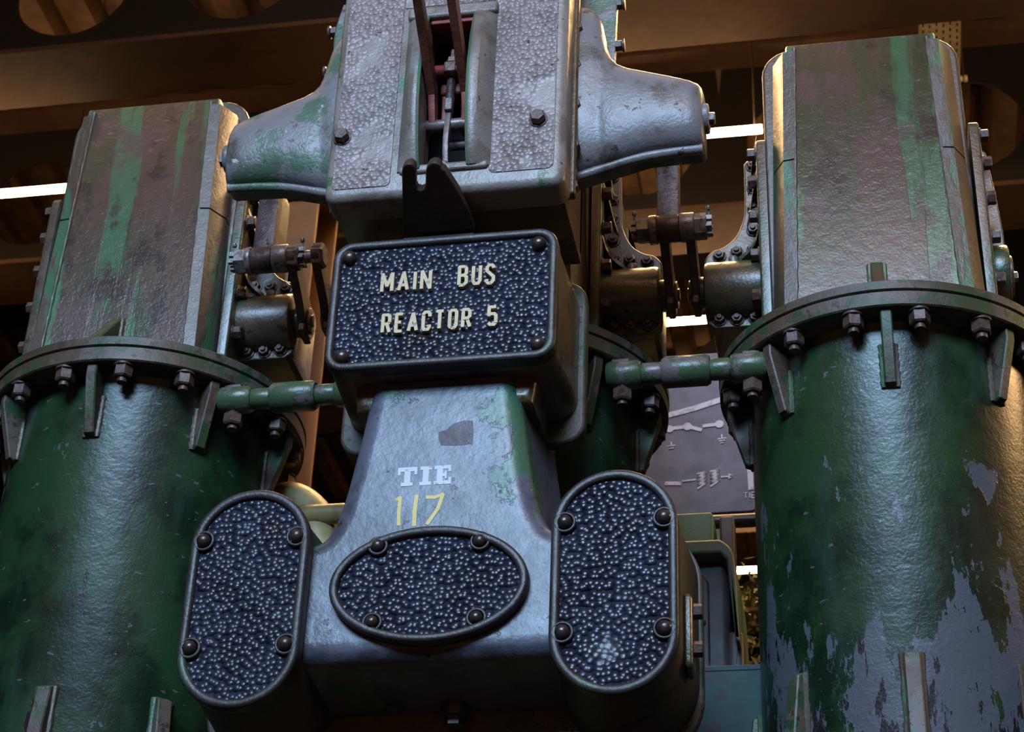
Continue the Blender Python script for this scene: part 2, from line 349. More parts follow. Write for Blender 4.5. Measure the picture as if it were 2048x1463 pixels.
# strip lights under the roof (glowing tubes; those out of frame are added for their light)
def strip(x0, x1, y, z, label, power=1.0):
    t = thing('strip_light', label, 'light', ((x0 + x1) / 2, y, z), 'strip lights under the roof')
    g = mk('tube', B().rcyl((x0 + 0.012, y, z), (x1 - 0.012, y, z), 0.02, 0.004, 16), 'tube_glow', t)
    for xe in (x0, x1):
        mk('end_cap', B().rcyl((xe - 0.012, y, z), (xe + 0.012, y, z), 0.021, 0.003, 14), 'lamp_body', t)
        xr = xe * 0.94 + (x0 + x1) / 2 * 0.06
        mk('hanger', B().cyl((xr, y, z + 0.018), (xr, y, 8.22), 0.004, 6), 'lamp_body', t)
strip(-4.2, -2.6, 2.63, 7.0, 'glowing strip light at the left edge beside the left tall housing')
strip(-0.96, 0.54, 2.63, 7.0, 'glowing strip light between the right casting arm and the right tall housing')
strip(2.05, 3.55, 2.63, 7.0, 'unseen strip light added outside the right edge of the picture')  # unseen lamp added to brighten the right end of the nearest beam
strip(-0.7, 0.8, 4.09, 7.0, 'glowing strip light low between the middle and right bearing brackets')
strip(-0.72, 0.78, 6.92, 7.0, 'small distant strip light behind the shrub leaves')
for xa in (-0.6, 1.8): strip(xa, xa + 1.5, 1.17, 7.0, 'unseen overhead strip light %s, added above the frame in front of the nearest beam' % {-3.0: 'on the left', -0.6: 'in the middle', 1.8: 'on the right'}[xa])  # unseen lamps carrying the rows forward, added for warm light from above
for xa in (-3.0, -0.6, 1.8): strip(xa, xa + 1.5, -0.35, 7.0, 'unseen overhead strip light %s, added above the three tanks' % {-3.0: 'on the left', -0.6: 'in the middle', 1.8: 'on the right'}[xa])  # also unseen, added to put warm rims on the top edges

# white perforated tray, conduit and small lamp at the upper right
TX = 0.018
t = thing('cable_tray', 'white perforated cable tray above the right tall housing', 'cable tray', (1.3, 2.9, 7.32))
mk('tray_plate', B().bbox(1.20 + TX, 1.375 + TX, 2.2, 2.80, 7.32, 7.326, 0.002, 'z'), 'tray_white', t)
for xx in (1.20 + TX, 1.372 + TX): mk('side_lip', B().box(xx, xx + 0.003, 2.2, 2.80, 7.32, 7.36), 'tray_white', t)
sl = None
for i in range(6):
    for j in range(9):
        p = (1.216 + TX + i * 0.0285, 2.34 + j * 0.042 + (i % 2) * 0.012, 7.3195)
        if sl is None:
            sl = mk('slot', B().box(p[0] - 0.003, p[0] + 0.003, p[1] - 0.009, p[1] + 0.009, 7.319, 7.3202), 'cavity_dark', t)
        else: again(sl, p, t)
mk('hanger', B().cyl((1.29, 2.6, 7.33), (1.29, 2.6, 8.22), 0.005, 6), 'lamp_body', t)
t = thing('conduit', 'thin horizontal conduit with clamps beside the white tray', 'pipe', (1.2, 2.42, 7.3))
mk('pipe', B().cyl((-1.0, 2.46, 7.40), (3.2, 2.46, 7.40), 0.012, 10), 'pipe_black', t)
for xx in (1.115, 1.135, 1.395, 1.412): mk('clamp', B().rcyl((xx - 0.007, 2.46, 7.40), (xx + 0.007, 2.46, 7.40), 0.02, 0.003, 12), 'tray_white', t)
t = thing('spot_lamp', 'small cream lamp hanging right of the right tall housing', 'light', (1.42, 2.75, 7.25))
mk('lamp_body', B().rcyl((1.345, 2.75, 7.28), (1.40, 2.75, 7.28), 0.014, 0.003, 14).rcyl((1.405, 2.75, 7.28), (1.42, 2.75, 7.28), 0.016, 0.003, 14), 'tray_white', t)
mk('stem', B().cyl((1.405, 2.75, 7.29), (1.405, 2.75, 8.22), 0.005, 8), 'lamp_body', t)

# ------------------------------------------------------------------ breaker poles
S = 0.929
ZF = 4.04          # underside of the bolted flange
def make_pole(cx, label, paint='tank_green'):
    P = thing('breaker_tank', label, 'tank', (cx, 0, 0), 'breaker tanks')
    # shell
    mk('tank_shell', B().lathe([(0.30, 2.84), (0.318, 2.842), (0.325, 2.86), (0.325, 4.02), (0.332, 4.04)], (cx, 0, 0), (0, 0, 1), 128), paint, P)
    mk('foot_flange', B().lathe([(0.30, 2.78), (0.398, 2.78), (0.402, 2.784), (0.402, 2.836), (0.398, 2.84), (0.30, 2.84)], (cx, 0, 0), (0, 0, 1), 96), 'flange_green', P)
    for a in (45, 135, 225, 315):
        mk('leg', B().bbox(cx + 0.3 * math.cos(R(a)) - 0.05, cx + 0.3 * math.cos(R(a)) + 0.05, 0.3 * math.sin(R(a)) - 0.05, 0.3 * math.sin(R(a)) + 0.05, 0, 2.79, 0.006, 'z'), 'tank_green', P)
    mk('tank_flange', B().lathe([(0.322, ZF), (0.396, ZF), (0.400, ZF + 0.003), (0.400, ZF + 0.036), (0.397, ZF + 0.0385), (0.322, ZF + 0.0385)], (cx, 0, 0), (0, 0, 1), 128), 'flange_green', P)
    mk('lid_flange', B().lathe([(0.10, ZF + 0.040), (0.397, ZF + 0.040), (0.402, ZF + 0.043), (0.402, ZF + 0.064), (0.394, ZF + 0.070), (0.10, ZF + 0.070)], (cx, 0, 0), (0, 0, 1), 128), 'flange_green', P)
    # flange bolts: nut, stub of thread, washer
    fb = None
    for k in range(16):
        a = -90 + 11.25 + 22.5 * k
        if 40 < (a % 360) < 140: continue
        if (abs(a - 326.25 + 360) < 1 or abs(a - 326.25) < 1) and cx < 0.5 or abs(a - 213.75) < 1 and cx > -0.5: continue     # the tie rod's bolt sits here
        p = Vector((cx + 0.372 * math.cos(R(a)), 0.372 * math.sin(R(a)), ZF))
        if fb is None:
            fb = mk('flange_bolt', B().rcyl(p, p + Vector((0, 0, -0.006)), 0.026, 0.001, 20).hexa(p + Vector((0, 0, -0.005)), (0, 0, -1), 0.0235, 0.030).cyl(p + Vector((0, 0, -0.03)), p + Vector((0, 0, -0.047)), 0.0125, 12), 'bolt_steel', P)
            dz = WL[fb.name].z - ZF
        else: again(fb, p + Vector((0, 0, dz)), P, (0, 0, R(random.uniform(0, 60))))
    # gussets under the flange and ribs at the foot, with weld beads
    def gus(a, name, pts, th, mat, weld):
        d = Vector((math.cos(R(a)), math.sin(R(a)), 0)); s = Vector((-d.y, d.x, 0)); o = Vector((cx, 0, 0))
        b = B(); pr = offs(pts, 0.0)
        rings = []
        for off, ins in ((-th / 2, 0.003), (-th / 2 + 0.003, 0), (th / 2 - 0.003, 0), (th / 2, 0.003)):
            rings.append([o + d * r + s * off + Vector((0, 0, z)) for r, z in offs(pts, ins)])
        g = mk(name, b.loops(rings), mat, P)
        if weld:
            for sg in (-1, 1):
                path = [o + d * (0.327) + s * (sg * (th / 2 + 0.002)) + Vector((0, 0, weld[0] + (weld[1] - weld[0]) * k / 14)) for k in range(15)]
                wb = B().tube(path, [0.007 + 0.0012 * ((k * 7) % 3 - 1) for k in range(15)], 8)
                mk('weld_bead', wb, 'housing_edge', g)
    for a in (-180, -135, -90, -45, 0):
        gus(a, 'flange_gusset', [(0.318, ZF - 0.002), (0.385, ZF - 0.002), (0.385, ZF - 0.03), (0.345, ZF - 0.165), (0.318, ZF - 0.175)], 0.026, 'flange_green', (ZF - 0.17, ZF - 0.06))
        gus(a, 'foot_gusset', [(0.318, 2.838), (0.392, 2.838), (0.392, 2.88), (0.345, 3.235), (0.318, 3.25)], 0.034, 'flange_green', (2.86, 3.24))
    # tall housing above the lid
    fx = cx; cx = cx - 0.011
    body = [(cx - 0.25, ZF + 0.07), (cx + 0.242, ZF + 0.07)] + [(cx + 0.242 - 0.08 + 0.08 * math.cos(R(a)), 4.905 + 0.08 * math.sin(R(a))) for a in range(0, 91, 15)] + [(cx - 0.25 + 0.08 - 0.08 * math.cos(R(a)), 4.905 + 0.08 * math.sin(R(a))) for a in range(90, -1, -15)]
    mk('housing', B().rprism(body, -0.19, 0.22, 0.008, 3, back=0.008), 'housing_edge', P)
    # chamfered front cover: narrower towards the top
    def sec(z, hw, hb): return [(cx - hb, -0.188, z), (cx - hw, -0.268, z), (cx + hw, -0.268, z), (cx + hb, -0.188, z)]
    fb2 = B().loops([[(cx - 0.21, -0.19, ZF + 0.068), (cx - 0.21, -0.262, ZF + 0.068), (cx - 0.206, -0.268, ZF + 0.068), (cx + 0.206, -0.268, ZF + 0.068), (cx + 0.21, -0.262, ZF + 0.068), (cx + 0.21, -0.19, ZF + 0.068)],
                     [(cx - 0.185, -0.19, 4.925), (cx - 0.185, -0.262, 4.925), (cx - 0.181, -0.268, 4.925), (cx + 0.181, -0.268, 4.925), (cx + 0.185, -0.262, 4.925), (cx + 0.185, -0.19, 4.925)],
                     [(cx - 0.184, -0.19, 4.931), (cx - 0.184, -0.258, 4.931), (cx - 0.180, -0.2645, 4.931), (cx + 0.180, -0.2645, 4.931), (cx + 0.184, -0.258, 4.931), (cx + 0.184, -0.19, 4.931)],
                     [(cx - 0.18, -0.19, 4.935), (cx - 0.18, -0.252, 4.935), (cx - 0.177, -0.257, 4.935), (cx + 0.177, -0.257, 4.935), (cx + 0.18, -0.252, 4.935), (cx + 0.18, -0.19, 4.935)]])
    mk('front_cover', fb2, 'housing_front', P)
    for sg in (-1, 1):   # angle strips over the chamfer, welded in two lengths
        for z0, z1 in ((ZF + 0.069, 4.56), (4.565, 4.905)):
            def hw(z): return 0.21 + (0.185 - 0.21) * (z - 4.11) / 0.815
            b = B(); rings = []
            for z in (z0, z1):
                h0 = hw(z)
                rings.append([(cx + sg * (h0 - 0.022), -0.269, z), (cx + sg * (h0 - 0.021), -0.276, z), (cx + sg * (h0 + 0.006), -0.272, z), (cx + sg * (h0 + 0.034), -0.222, z), (cx + sg * (h0 + 0.034), -0.189, z), (cx + sg * h0, -0.189, z), (cx + sg * (h0 - 0.002), -0.262, z)])
            mk('corner_strip', b.loops(rings), 'housing_edge', P)
        path = [(cx + sg * (0.21 - 0.025 * k / 40 - 0.022), -0.270, 4.115 + 0.80 * k / 40) for k in range(41)]
        mk('weld_bead', B().tube(path, [0.0045 + 0.0012 * ((k * 5) % 3 - 1) for k in range(41)], 7), 'housing_edge', P)
    # rib between the front cover and the flange
    th = 0.028
    pts = [(-0.262, 4.245), (-0.272, 4.245), (-0.385, 4.112), (-0.262, 4.109)]
    b = B(); b.loops([[(cx + o, y, z) for y, z in offs(pts, i)] for o, i in ((-th / 2, 0.003), (-th / 2 + 0.003, 0), (th / 2 - 0.003, 0), (th / 2, 0.003))])
    rbm = mk('front_rib', b, 'flange_green', P)
    for sg in (-1, 1):
        mk('weld_bead', B().tube([(cx + sg * (th / 2 + 0.003), -0.270, 4.115 + 0.125 * k / 12) for k in range(13)], [0.006 + 0.001 * (k % 2) for k in range(13)], 7), 'housing_edge', rbm)
    return P
poles = {'L': make_pole(-S, 'green cylindrical breaker tank with bolted flange and tall housing at the left edge'),
         'M': make_pole(0.0, 'green breaker tank mostly hidden behind the nameplate casting in the middle'),
         'R': make_pole(S, 'green breaker tank with grey worn patches and tall housing on the right', 'tank_green_worn')}

def make_bracket(P, cx, sx, outer):
    """side plate, bearing bracket with bolts, shaft end and crank on one side of a housing; u runs outwards from the housing side"""
    def X(u): return cx - 0.011 + sx * (0.25 + u)
    # side plate bolted against the housing
    sp = rrect(-0.205, 0.20, 4.135, 4.70, 0.03, 5)
    mk('side_plate', B().rprism(sp, X(0.022), X(-0.002), 0.006, 3, ax='x'), 'bracket_paint', P)
    # bolts of the side plate (axis x)
    sb = None
    for z in (4.665, 4.58, 4.475, 4.36, 4.24):
        p = Vector((X(0.022), -0.175, z)); d = Vector((sx, 0, 0))
        if sb is None:
            sb = mk('side_bolt', B().rcyl(p, p + d * 0.004, 0.02, 0.001, 16).hexa(p + d * 0.003, d, 0.017, 0.02), 'bolt_steel', P)
            dx = WL[sb.name].x - p.x
        else: again(sb, p + Vector((dx, 0, 0)), P, (R(random.uniform(0, 60)), 0, 0))
    if outer:     # plain outer side: a narrow edge plate and, on the right, a short bearing cap
        if sx > 0:
            br = mk('edge_plate', B().rprism([(X(u), z) for u, z in [(0.018, 4.70), (0.040, 4.68), (0.052, 4.56), (0.060, 4.44), (0.060, 4.22), (0.018, 4.20)]], -0.09, -0.07, 0.003, 2), 'bracket_paint', P)
            mk('bearing_cap', B().rcyl((X(0.02), -0.09, 4.30), (X(0.062), -0.09, 4.30), 0.078, 0.006, 36).rcyl((X(0.060), -0.09, 4.30), (X(0.070), -0.09, 4.30), 0.052, 0.003, 30).hexa((X(0.070), -0.09, 4.30), (sx, 0, 0), 0.014, 0.012), 'bracket_paint', br)
        return
    # face plate profile (u, z)
    prof = [(0.018, 4.70), (0.050, 4.70), (0.058, 4.69)] + spline([(0.058, 4.685), (0.060, 4.55), (0.066, 4.51), (0.085, 4.465), (0.115, 4.438), (0.142, 4.428), (0.160, 4.405), (0.162, 4.38)], 4) + [(0.162, 4.24), (0.158, 4.215), (0.14, 4.20), (0.018, 4.20)]
    def pl(b, pts, y0, y1, r): return b.rprism([(X(u), z) for u, z in pts], y0, y1, r, 3)
    br = mk('bearing_bracket', pl(B(), prof, -0.108, -0.086, 0.004), 'bracket_paint', P)
    pr2 = offs([(X(u), z) for u, z in prof], 0.012)
    mk('rear_casting', B().rprism(pr2, -0.087, 0.10, 0.002, 2, back=0.02), 'bracket_paint', br)
    # bearing barrel along x, sitting on the face plate
    n = 20; rings = []
    for u, k in ((0.018, 1.0), (0.15, 1.0), (0.157, 0.97), (0.160, 0.90)):
        rings.append([(X(u), -0.105 + 0.02 - (0.075 * k + 0.0) * math.sin(PI * i / n) - 0.02 * (1 if 0 < i < n else 0), 4.302 + 0.078 * k * math.cos(PI * i / n)) for i in range(n + 1)])
    mk('bearing_barrel', B().loops(rings), 'bracket_paint', br)
    mk('oil_cap', B().rcyl((X(0.09), -0.125, 4.372), (X(0.09), -0.125, 4.392), 0.012, 0.002, 14), 'nut_steel', br)
    # webs
    for zt, zb, u1 in ((4.40, 4.33, 0.11), (4.56, 4.50, 0.055), (4.65, 4.60, 0.05)):
        pts = spline([(0.02, -0.185, zt + 0.07), (0.035, -0.15, zt + 0.02), (u1 * 0.6 + 0.01, -0.135, zt - 0.02), (u1, -0.110, zb)], 4)
        top = [Vector((X(p[0]), p[1], p[2])) for p in pts]; bk = [Vector((X(p[0]), -0.10, p[2] - 0.0)) for p in pts]
        b = B(); m = len(top)
        for o in (0, -0.012):
            b.v += [p + Vector((0, 0, o)) for p in top] + [p + Vector((0, 0, o)) for p in bk]
        for k in range(m - 1):
            b.f += [(k, k + 1, m + k + 1, m + k), (2 * m + k, 3 * m + k, 3 * m + k + 1, 2 * m + k + 1), (k, 2 * m + k, 2 * m + k + 1, k + 1), (m + k, m + k + 1, 3 * m + k + 1, 3 * m + k)]
        b.f += [(0, m, 3 * m, 2 * m), (m - 1, 3 * m - 1, 4 * m - 1, 2 * m - 1)]
        mk('web', b, 'bracket_paint', br)
    # nuts on the face plate (axis y)
    nb = None
    for u, z in ((0.036, 4.68), (0.036, 4.61), (0.037, 4.545), (0.040, 4.48), (0.125, 4.408), (0.082, 4.416), (0.042, 4.420), (0.128, 4.222), (0.086, 4.220), (0.042, 4.220)):
        p = Vector((X(u), -0.108, z))
        if nb is None:
            nb = mk('bracket_bolt', B().rcyl(p, p + Vector((0, -0.004, 0)), 0.0175, 0.001, 16).hexa(p + Vector((0, -0.003, 0)), (0, -1, 0), 0.0145, 0.012, 0.25).cyl(p + Vector((0, -0.014, 0)), p + Vector((0, -0.021, 0)), 0.0075, 10, 0.006), 'bolt_steel', br)
            dy = WL[nb.name].y + 0.108
        else: again(nb, p + Vector((0, dy, 0)), br, (0, R(random.uniform(0, 60)), 0))
    mk('shaft', B().rcyl((X(0.15), -0.10, 4.31), (X(0.178), -0.10, 4.31), 0.040, 0.004, 24), 'bracket_paint', br)
    # crank reaching forward to the pin
    c0 = Vector((0, -0.10, 4.31)); c1 = Vector((0, -0.25, 4.402)); d = (c1 - c0).normalized(); nrm = Vector((0, -d.z, d.y))
    out = []
    for k in range(13): a = PI / 2 + PI * k / 12; out.append(c0 + (d * math.cos(a) + nrm * math.sin(a)) * 0.046)
    out.append(c0 + d * 0.06 - nrm * 0.03)
    for k in range(13): a = -PI / 2 + PI * k / 12; out.append(c1 + (d * math.cos(a) + nrm * math.sin(a)) * 0.03)
    out.append(c0 + d * 0.06 + nrm * 0.03)
    out = [(p.y, p.z) for p in out]
    mk('crank', B().rprism(out, X(0.172), X(0.194), 0.003, 2, ax='x', back=0.003), 'link_steel', br)
    mk('crank_clamp', B().bbox(min(X(0.174), X(0.192)), max(X(0.174), X(0.192)), -0.135, -0.065, 4.262, 4.292, 0.004), 'link_steel', br)
    mk('shaft_nut', B().rcyl((X(0.193), -0.10, 4.31), (X(0.200), -0.10, 4.31), 0.034, 0.002, 20).hexa((X(0.199), -0.10, 4.31), (sx, 0, 0), 0.017, 0.006), 'nut_steel', br)
for k, cx in (('L', -S), ('M', 0.0), ('R', S)):
    for sx in (-1, 1):
        make_bracket(poles[k], cx, sx, (k == 'L' and sx < 0) or (k == 'R' and sx > 0))

# ------------------------------------------------------------------ links hanging from the casting arms
def make_link(x, xa, xb, label, ext=0.0):
    y = -0.25; z = 4.402
    t = thing('drop_link', label, 'link', (x, y, z), 'drop links')
    mk('link_bar', B().bar((x, y, 4.74), (x, y, z - 0.026), 0.034, 0.054, (1, 0, 0), 0.004), 'link_steel', t)
    mk('bar_eye', B().rcyl((x - 0.027, y, z), (x + 0.027, y, z), 0.034, 0.003, 24), 'link_steel', t)
    mk('rocker', B().bar((x, y, 4.73), (x * 0.98, -0.576, 4.45), 0.05, 0.03, (1, 0, 0), 0.004), 'link_steel', t)
    mk('pin', B().cyl((xa + 0.01, y, z), (xb - 0.01 + ext, y, z), 0.016, 18), 'nut_steel', t)
    if ext: mk('pin_head', B().hexa((xb + ext * 0.35, y, z), (1, 0, 0), 0.033, 0.03, 0.2, 0.3), 'nut_steel', t)
    for sg, xe in ((-1, xa), (1, xb)):
        e0 = x + sg * 0.027; L = abs(xe - e0); e1 = xe - sg * 0.042; n0 = xe - sg * 0.042
        mk('spacer', B().rcyl((e0, y, z), (e0 + sg * min(0.04, L - 0.042), y, z), 0.036, 0.004, 24), 'nut_steel', t)
        b = B().hexa((n0, y, z), (sg, 0, 0), 0.033, 0.030, 0.08, 0.3)
        for k in range(6):
            a = PI / 3 * k + 0.5
            c = Vector((n0 + sg * 0.034, y + 0.020 * math.cos(a), z + 0.020 * math.sin(a)))
            b.box(c.x - 0.008, c.x + 0.008, c.y - 0.006, c.y + 0.006, c.z - 0.006, c.z + 0.006)
        mk('castle_nut', b, 'nut_steel', t)
        xs = n0 + sg * 0.034
        mk('split_pin', B().cyl((xs, y - 0.012, z + 0.042), (xs, y, z - 0.02), 0.003, 8).rcyl((xs, y - 0.013, z + 0.038), (xs, y - 0.016, z + 0.047), 0.006, 0.001, 10), 'nut_steel', t)
make_link(-0.584, -0.668, -0.475, 'dark flat drop link with castle nuts under the left casting arm', 0.06)
make_link(0.434, 0.344, 0.539, 'dark flat drop link with castle nuts under the right casting arm')

# tie rods between the flanges
def make_tie(x0, x1, label):
    y, z = -0.235, ZF - 0.036
    t = thing('tie_rod', label, 'rod', ((x0 + x1) / 2, y, z), 'tie rods between the flanges'); L = x1 - x0
    def c(a, b2, r, nm, n=28): mk(nm, B().lathe([(r * 0.86, a - 0.004 if False else a), (r, a + 0.008), (r, b2 - 0.008), (r * 0.86, b2)], (x0, y, z), (1, 0, 0), n), 'rod_green', t)
    c(0, L * 0.22, 0.034, 'rod_end'); c(L * 0.21, L * 0.36, 0.026, 'rod_neck'); c(L * 0.35, L * 0.65, 0.037, 'turnbuckle'); c(L * 0.64, L * 0.79, 0.026, 'rod_neck'); c(L * 0.78, L, 0.034, 'rod_end')
    for xe in (x0 + 0.035, x1 - 0.035):
        p = Vector((xe, y + 0.012, z - 0.030))
        mk('rod_bolt', B().hexa(p, (0, 0, -1), 0.0245, 0.034, a0=0.4).cyl(p + Vector((0, 0, -0.03)), p + Vector((0, 0, -0.044)), 0.0125, 12), 'bolt_steel', t)
    mk('rod_saddle', B().bbox(x0 + 0.012, x0 + 0.055, y - 0.02, y + 0.07, z + 0.02, ZF - 0.0005, 0.004, 'z'), 'flange_green', t)
    mk('rod_saddle', B().bbox(x1 - 0.055, x1 - 0.012, y - 0.02, y + 0.07, z + 0.02, ZF - 0.0005, 0.004, 'z'), 'flange_green', t)
make_tie(0.285, 0.655, 'green collared tie rod between the middle and right flanges')
make_tie(-0.655, -0.285, 'green collared tie rod between the left flange and the nameplate box')

# ------------------------------------------------------------------ operating mechanism casting (front middle)
MC = thing('mechanism_casting', 'grey cast iron mechanism casing with MAIN BUS REACTOR 5 nameplate and oval cover', 'machine casing', (0, -0.5, 0))
def sym(half): return half + [(-x, z) for x, z in reversed(half)]
YF = -0.66
out = [(0.32, 3.125), (0.32, 3.392), (0.262, 3.395)] + spline([(0.250, 3.396), (0.234, 3.405), (0.220, 3.428), (0.208, 3.46), (0.195, 3.52), (0.182, 3.60), (0.170, 3.68), (0.158, 3.80)], 4)
out = out + [(-x, z) for x, z in reversed(out)]
rings = []
r = 0.042
rings.append([(a, YF, b) for a, b in offs(out, r + 0.002)])
for k in range(9):
    tt = PI / 2 * k / 8; rings.append([(a, YF + r * (1 - math.cos(tt)), b) for a, b in offs(out, r * (1 - math.sin(tt)))])
for y, d in ((-0.56, 0.006), (-0.50, 0.014), (-0.40, 0.03)): rings.append([(a, y, b) for a, b in offs(out, -d)])
mk('body_casting', B().loops(rings), 'cast_grey', MC)
mk('pedestal', B().rprism(rrect(-0.28, 0.28, -0.436, -0.408, 0.012), 0.0, 3.12, 0, ax='z'), 'cast_dark', MC)
# oblong bosses and covers
YO = -0.70
def screw(p, par, r=0.0145):
    return mk('screw', B().dome(p, (0, -1, 0), r, r * 0.8, 18, 0.006), 'screw_dark', par)
def pad(p, par, r=0.023):
    y = p[1]; o = ellipse(p[0], p[2], r, r, 28)
    return mk('screw_pad', B().rim(o, 0.0065, y - 0.006, y + 0.004, 0.0028, 3), 'rim_dark', par)
for sg in (-1, 1):
    c = sg * 0.371
    mk('boss', B().rprism(offs(stadium(c, 3.022, 3.496, 0.124), 0.006), YO + 0.02, -0.42, 0.004, 2, draft=0.02), 'boss_brown', MC)
    mk('boss_flange', B().rprism(offs(stadium(c, 3.0, 3.49, 0.124), -0.022), -0.428, -0.41, 0.006, 3), 'flange_green', MC)
    cv = mk('oblong_cover', B().rprism(stadium(c, 3.026, 3.492, 0.121), YO + 0.010, YO + 0.028, 0.002, 2), 'plate_black', MC)
    mk('cover_rim', B().rim(stadium(c, 3.020, 3.498, 0.125), 0.020, YO, YO + 0.03, 0.008, 4), 'rim_dark', cv)
    for dx in (-0.098, 0.098):
        for z in (3.385, 3.15):
            p = (c + dx, YO + 0.006, z); pad(p, cv); screw(p, cv, 0.0145)
# shaft collar and bolts on the right boss side
mk('side_cap', B().bbox(0.495, 0.512, -0.60, -0.53, 3.11, 3.27, 0.012, 'x'), 'cast_dark', MC)
for z in (3.24, 3.16): mk('side_bolt', B().hexa((0.512, -0.57, z), (1, 0, 0), 0.016, 0.018), 'bolt_steel', MC)
# oval cover
ov = mk('oval_cover', B().rprism(ellipse(0, 3.275, 0.194, 0.119), YF - 0.014, YF + 0.002, 0.002, 2), 'plate_black', MC)
mk('cover_rim', B().rim(ellipse(0, 3.275, 0.201, 0.126, 96), 0.018, YF - 0.026, YF + 0.006, 0.007, 4), 'rim_dark', ov)
for x, z in ((-0.107, 3.362), (0.101, 3.362), (0.101, 3.196), (-0.107, 3.196)):
    p = (x, YF - 0.018, z); pad(p, ov, 0.021); screw(p, ov, 0.0125)
# nameplate box
YN = -0.725
nb = rrect(-0.248, 0.248, 3.757, 4.087, 0.045, 8)
mk('nameplate_box', B().rprism(offs(nb, 0.004), YN + 0.02, -0.455, 0.004, 2, draft=0.012), 'cast_dark', MC)
mk('box_flange', B().rprism(rrect(-0.275, 0.272, 3.70, 4.12, 0.05, 6), -0.465, -0.435, 0.008, 3), 'flange_green', MC)
mk('box_fillet', B().rprism([(-0.19, 3.70), (0.19, 3.70), (0.20, 3.775), (-0.20, 3.775)], -0.645, -0.46, 0.02, 4), 'cast_dark', MC)
npl = mk('nameplate', B().rprism(offs(nb, 0.004), YN + 0.010, YN + 0.028, 0.002, 2), 'plate_black', MC)
mk('plate_rim', B().rim(nb, 0.020, YN, YN + 0.034, 0.008, 4), 'rim_dark', npl)
for x, z in ((-0.212, 4.047), (0.206, 4.047), (0.211, 3.792), (-0.208, 3.792)): screw((x, YN + 0.010, z), npl, 0.0165)

FONT = {'M': (.6, [[(0, 0), (0, 1), (.3, .3), (.6, 1), (.6, 0)]]), 'A': (.52, [[(0, 0), (.26, 1), (.52, 0)], [(.1, .3), (.42, .3)]]), 'I': (0, [[(0, 0), (0, 1)]]),
        'N': (.5, [[(0, 0), (0, 1), (.5, 0), (.5, 1)]]), 'B': (.45, [[(0, 0), (0, 1), (.3, 1), (.43, .9), (.43, .64), (.3, .53), (0, .53)], [(.3, .53), (.46, .42), (.46, .12), (.32, 0), (0, 0)]]),
        'U': (.44, [[(0, 1), (0, .18), (.1, .02), (.34, .02), (.44, .18), (.44, 1)]]), 'S': (.42, [[(.42, .8), (.4, .9), (.3, 1), (.12, 1), (0, .88), (0, .68), (.42, .34), (.42, .12), (.3, 0), (.1, 0), (0, .1), (0, .22)]]),
        'R': (.46, [[(0, 0), (0, 1), (.3, 1), (.44, .88), (.44, .6), (.3, .48), (0, .48)], [(.26, .48), (.46, 0)]]), 'E': (.4, [[(.4, 1), (0, 1), (0, 0), (.4, 0)], [(0, .52), (.32, .52)]]),
        'C': (.42, [[(.42, .74), (.42, .88), (.32, 1), (.1, 1), (0, .88), (0, .12), (.1, 0), (.32, 0), (.42, .12), (.42, .26)]]), 'T': (.46, [[(0, 1), (.46, 1)], [(.23, 1), (.23, 0)]]),
        'O': (.44, [[(.1, 0), (0, .12), (0, .88), (.1, 1), (.34, 1), (.44, .88), (.44, .12), (.34, 0), (.1, 0)]]), '5': (.4, [[(.38, 1), (.02, 1), (0, .52), (.1, .6), (.3, .6), (.4, .48), (.4, .12), (.3, 0), (.1, 0), (0, .1)]])}
STG = [0]
def strokes(b, lines, ox, oz, sx, sz, wd, y0, y1):
    for ln in lines:
        P = [(ox + a * sx, oz + c * sz) for a, c in ln]
        for i in range(len(P) - 1):
            p, q = Vector(P[i]), Vector(P[i + 1]); d = (q - p).normalized(); nn = Vector((-d.y, d.x)) * wd / 2
            e = d * wd * 0.22
            p2 = p - e if i > 0 else p - d * 0; q2 = q + e if i < len(P) - 2 else q
            k = STG[0] = (STG[0] + 1) % 7
            b.loops([[(v.x, y, v.y) for v in (p2 - nn, q2 - nn, q2 + nn, p2 + nn)] for y in (y0 - k * 0.00025, y1)])
def word(txt, x0, x1, z0, z1, wd, par):
    h = z1 - z0 - wd; n = len(txt); ws = [FONT[c][0] for c in txt]
    gap = 0.42
    tot = sum(ws) + gap * (n - 1); s = (x1 - x0 - wd) / tot if tot > 0 else 1; x = x0 + wd / 2
    for c, wv in zip(txt, ws):
        b = B(); strokes(b, FONT[c][1], x, z0 + wd / 2, s, h, wd, YN + 0.0005, YN + 0.012)
        mk('letter', b, 'letter_metal', par); x += (wv + gap) * s
for tx, a, c, z0, z1 in (('MAIN', -0.136, -0.023, 3.945, 3.998), ('BUS', 0.033, 0.115, 3.947, 4.001), ('REACTOR', -0.127, 0.069, 3.840, 3.891)): word(tx, a, c, z0, z1, 0.0074, npl)
b = B(); strokes(b, FONT['5'][1], 0.105, 3.845, 0.040, 0.044, 0.0074, YN + 0.0005, YN + 0.012); mk('letter', b, 'letter_metal', npl)
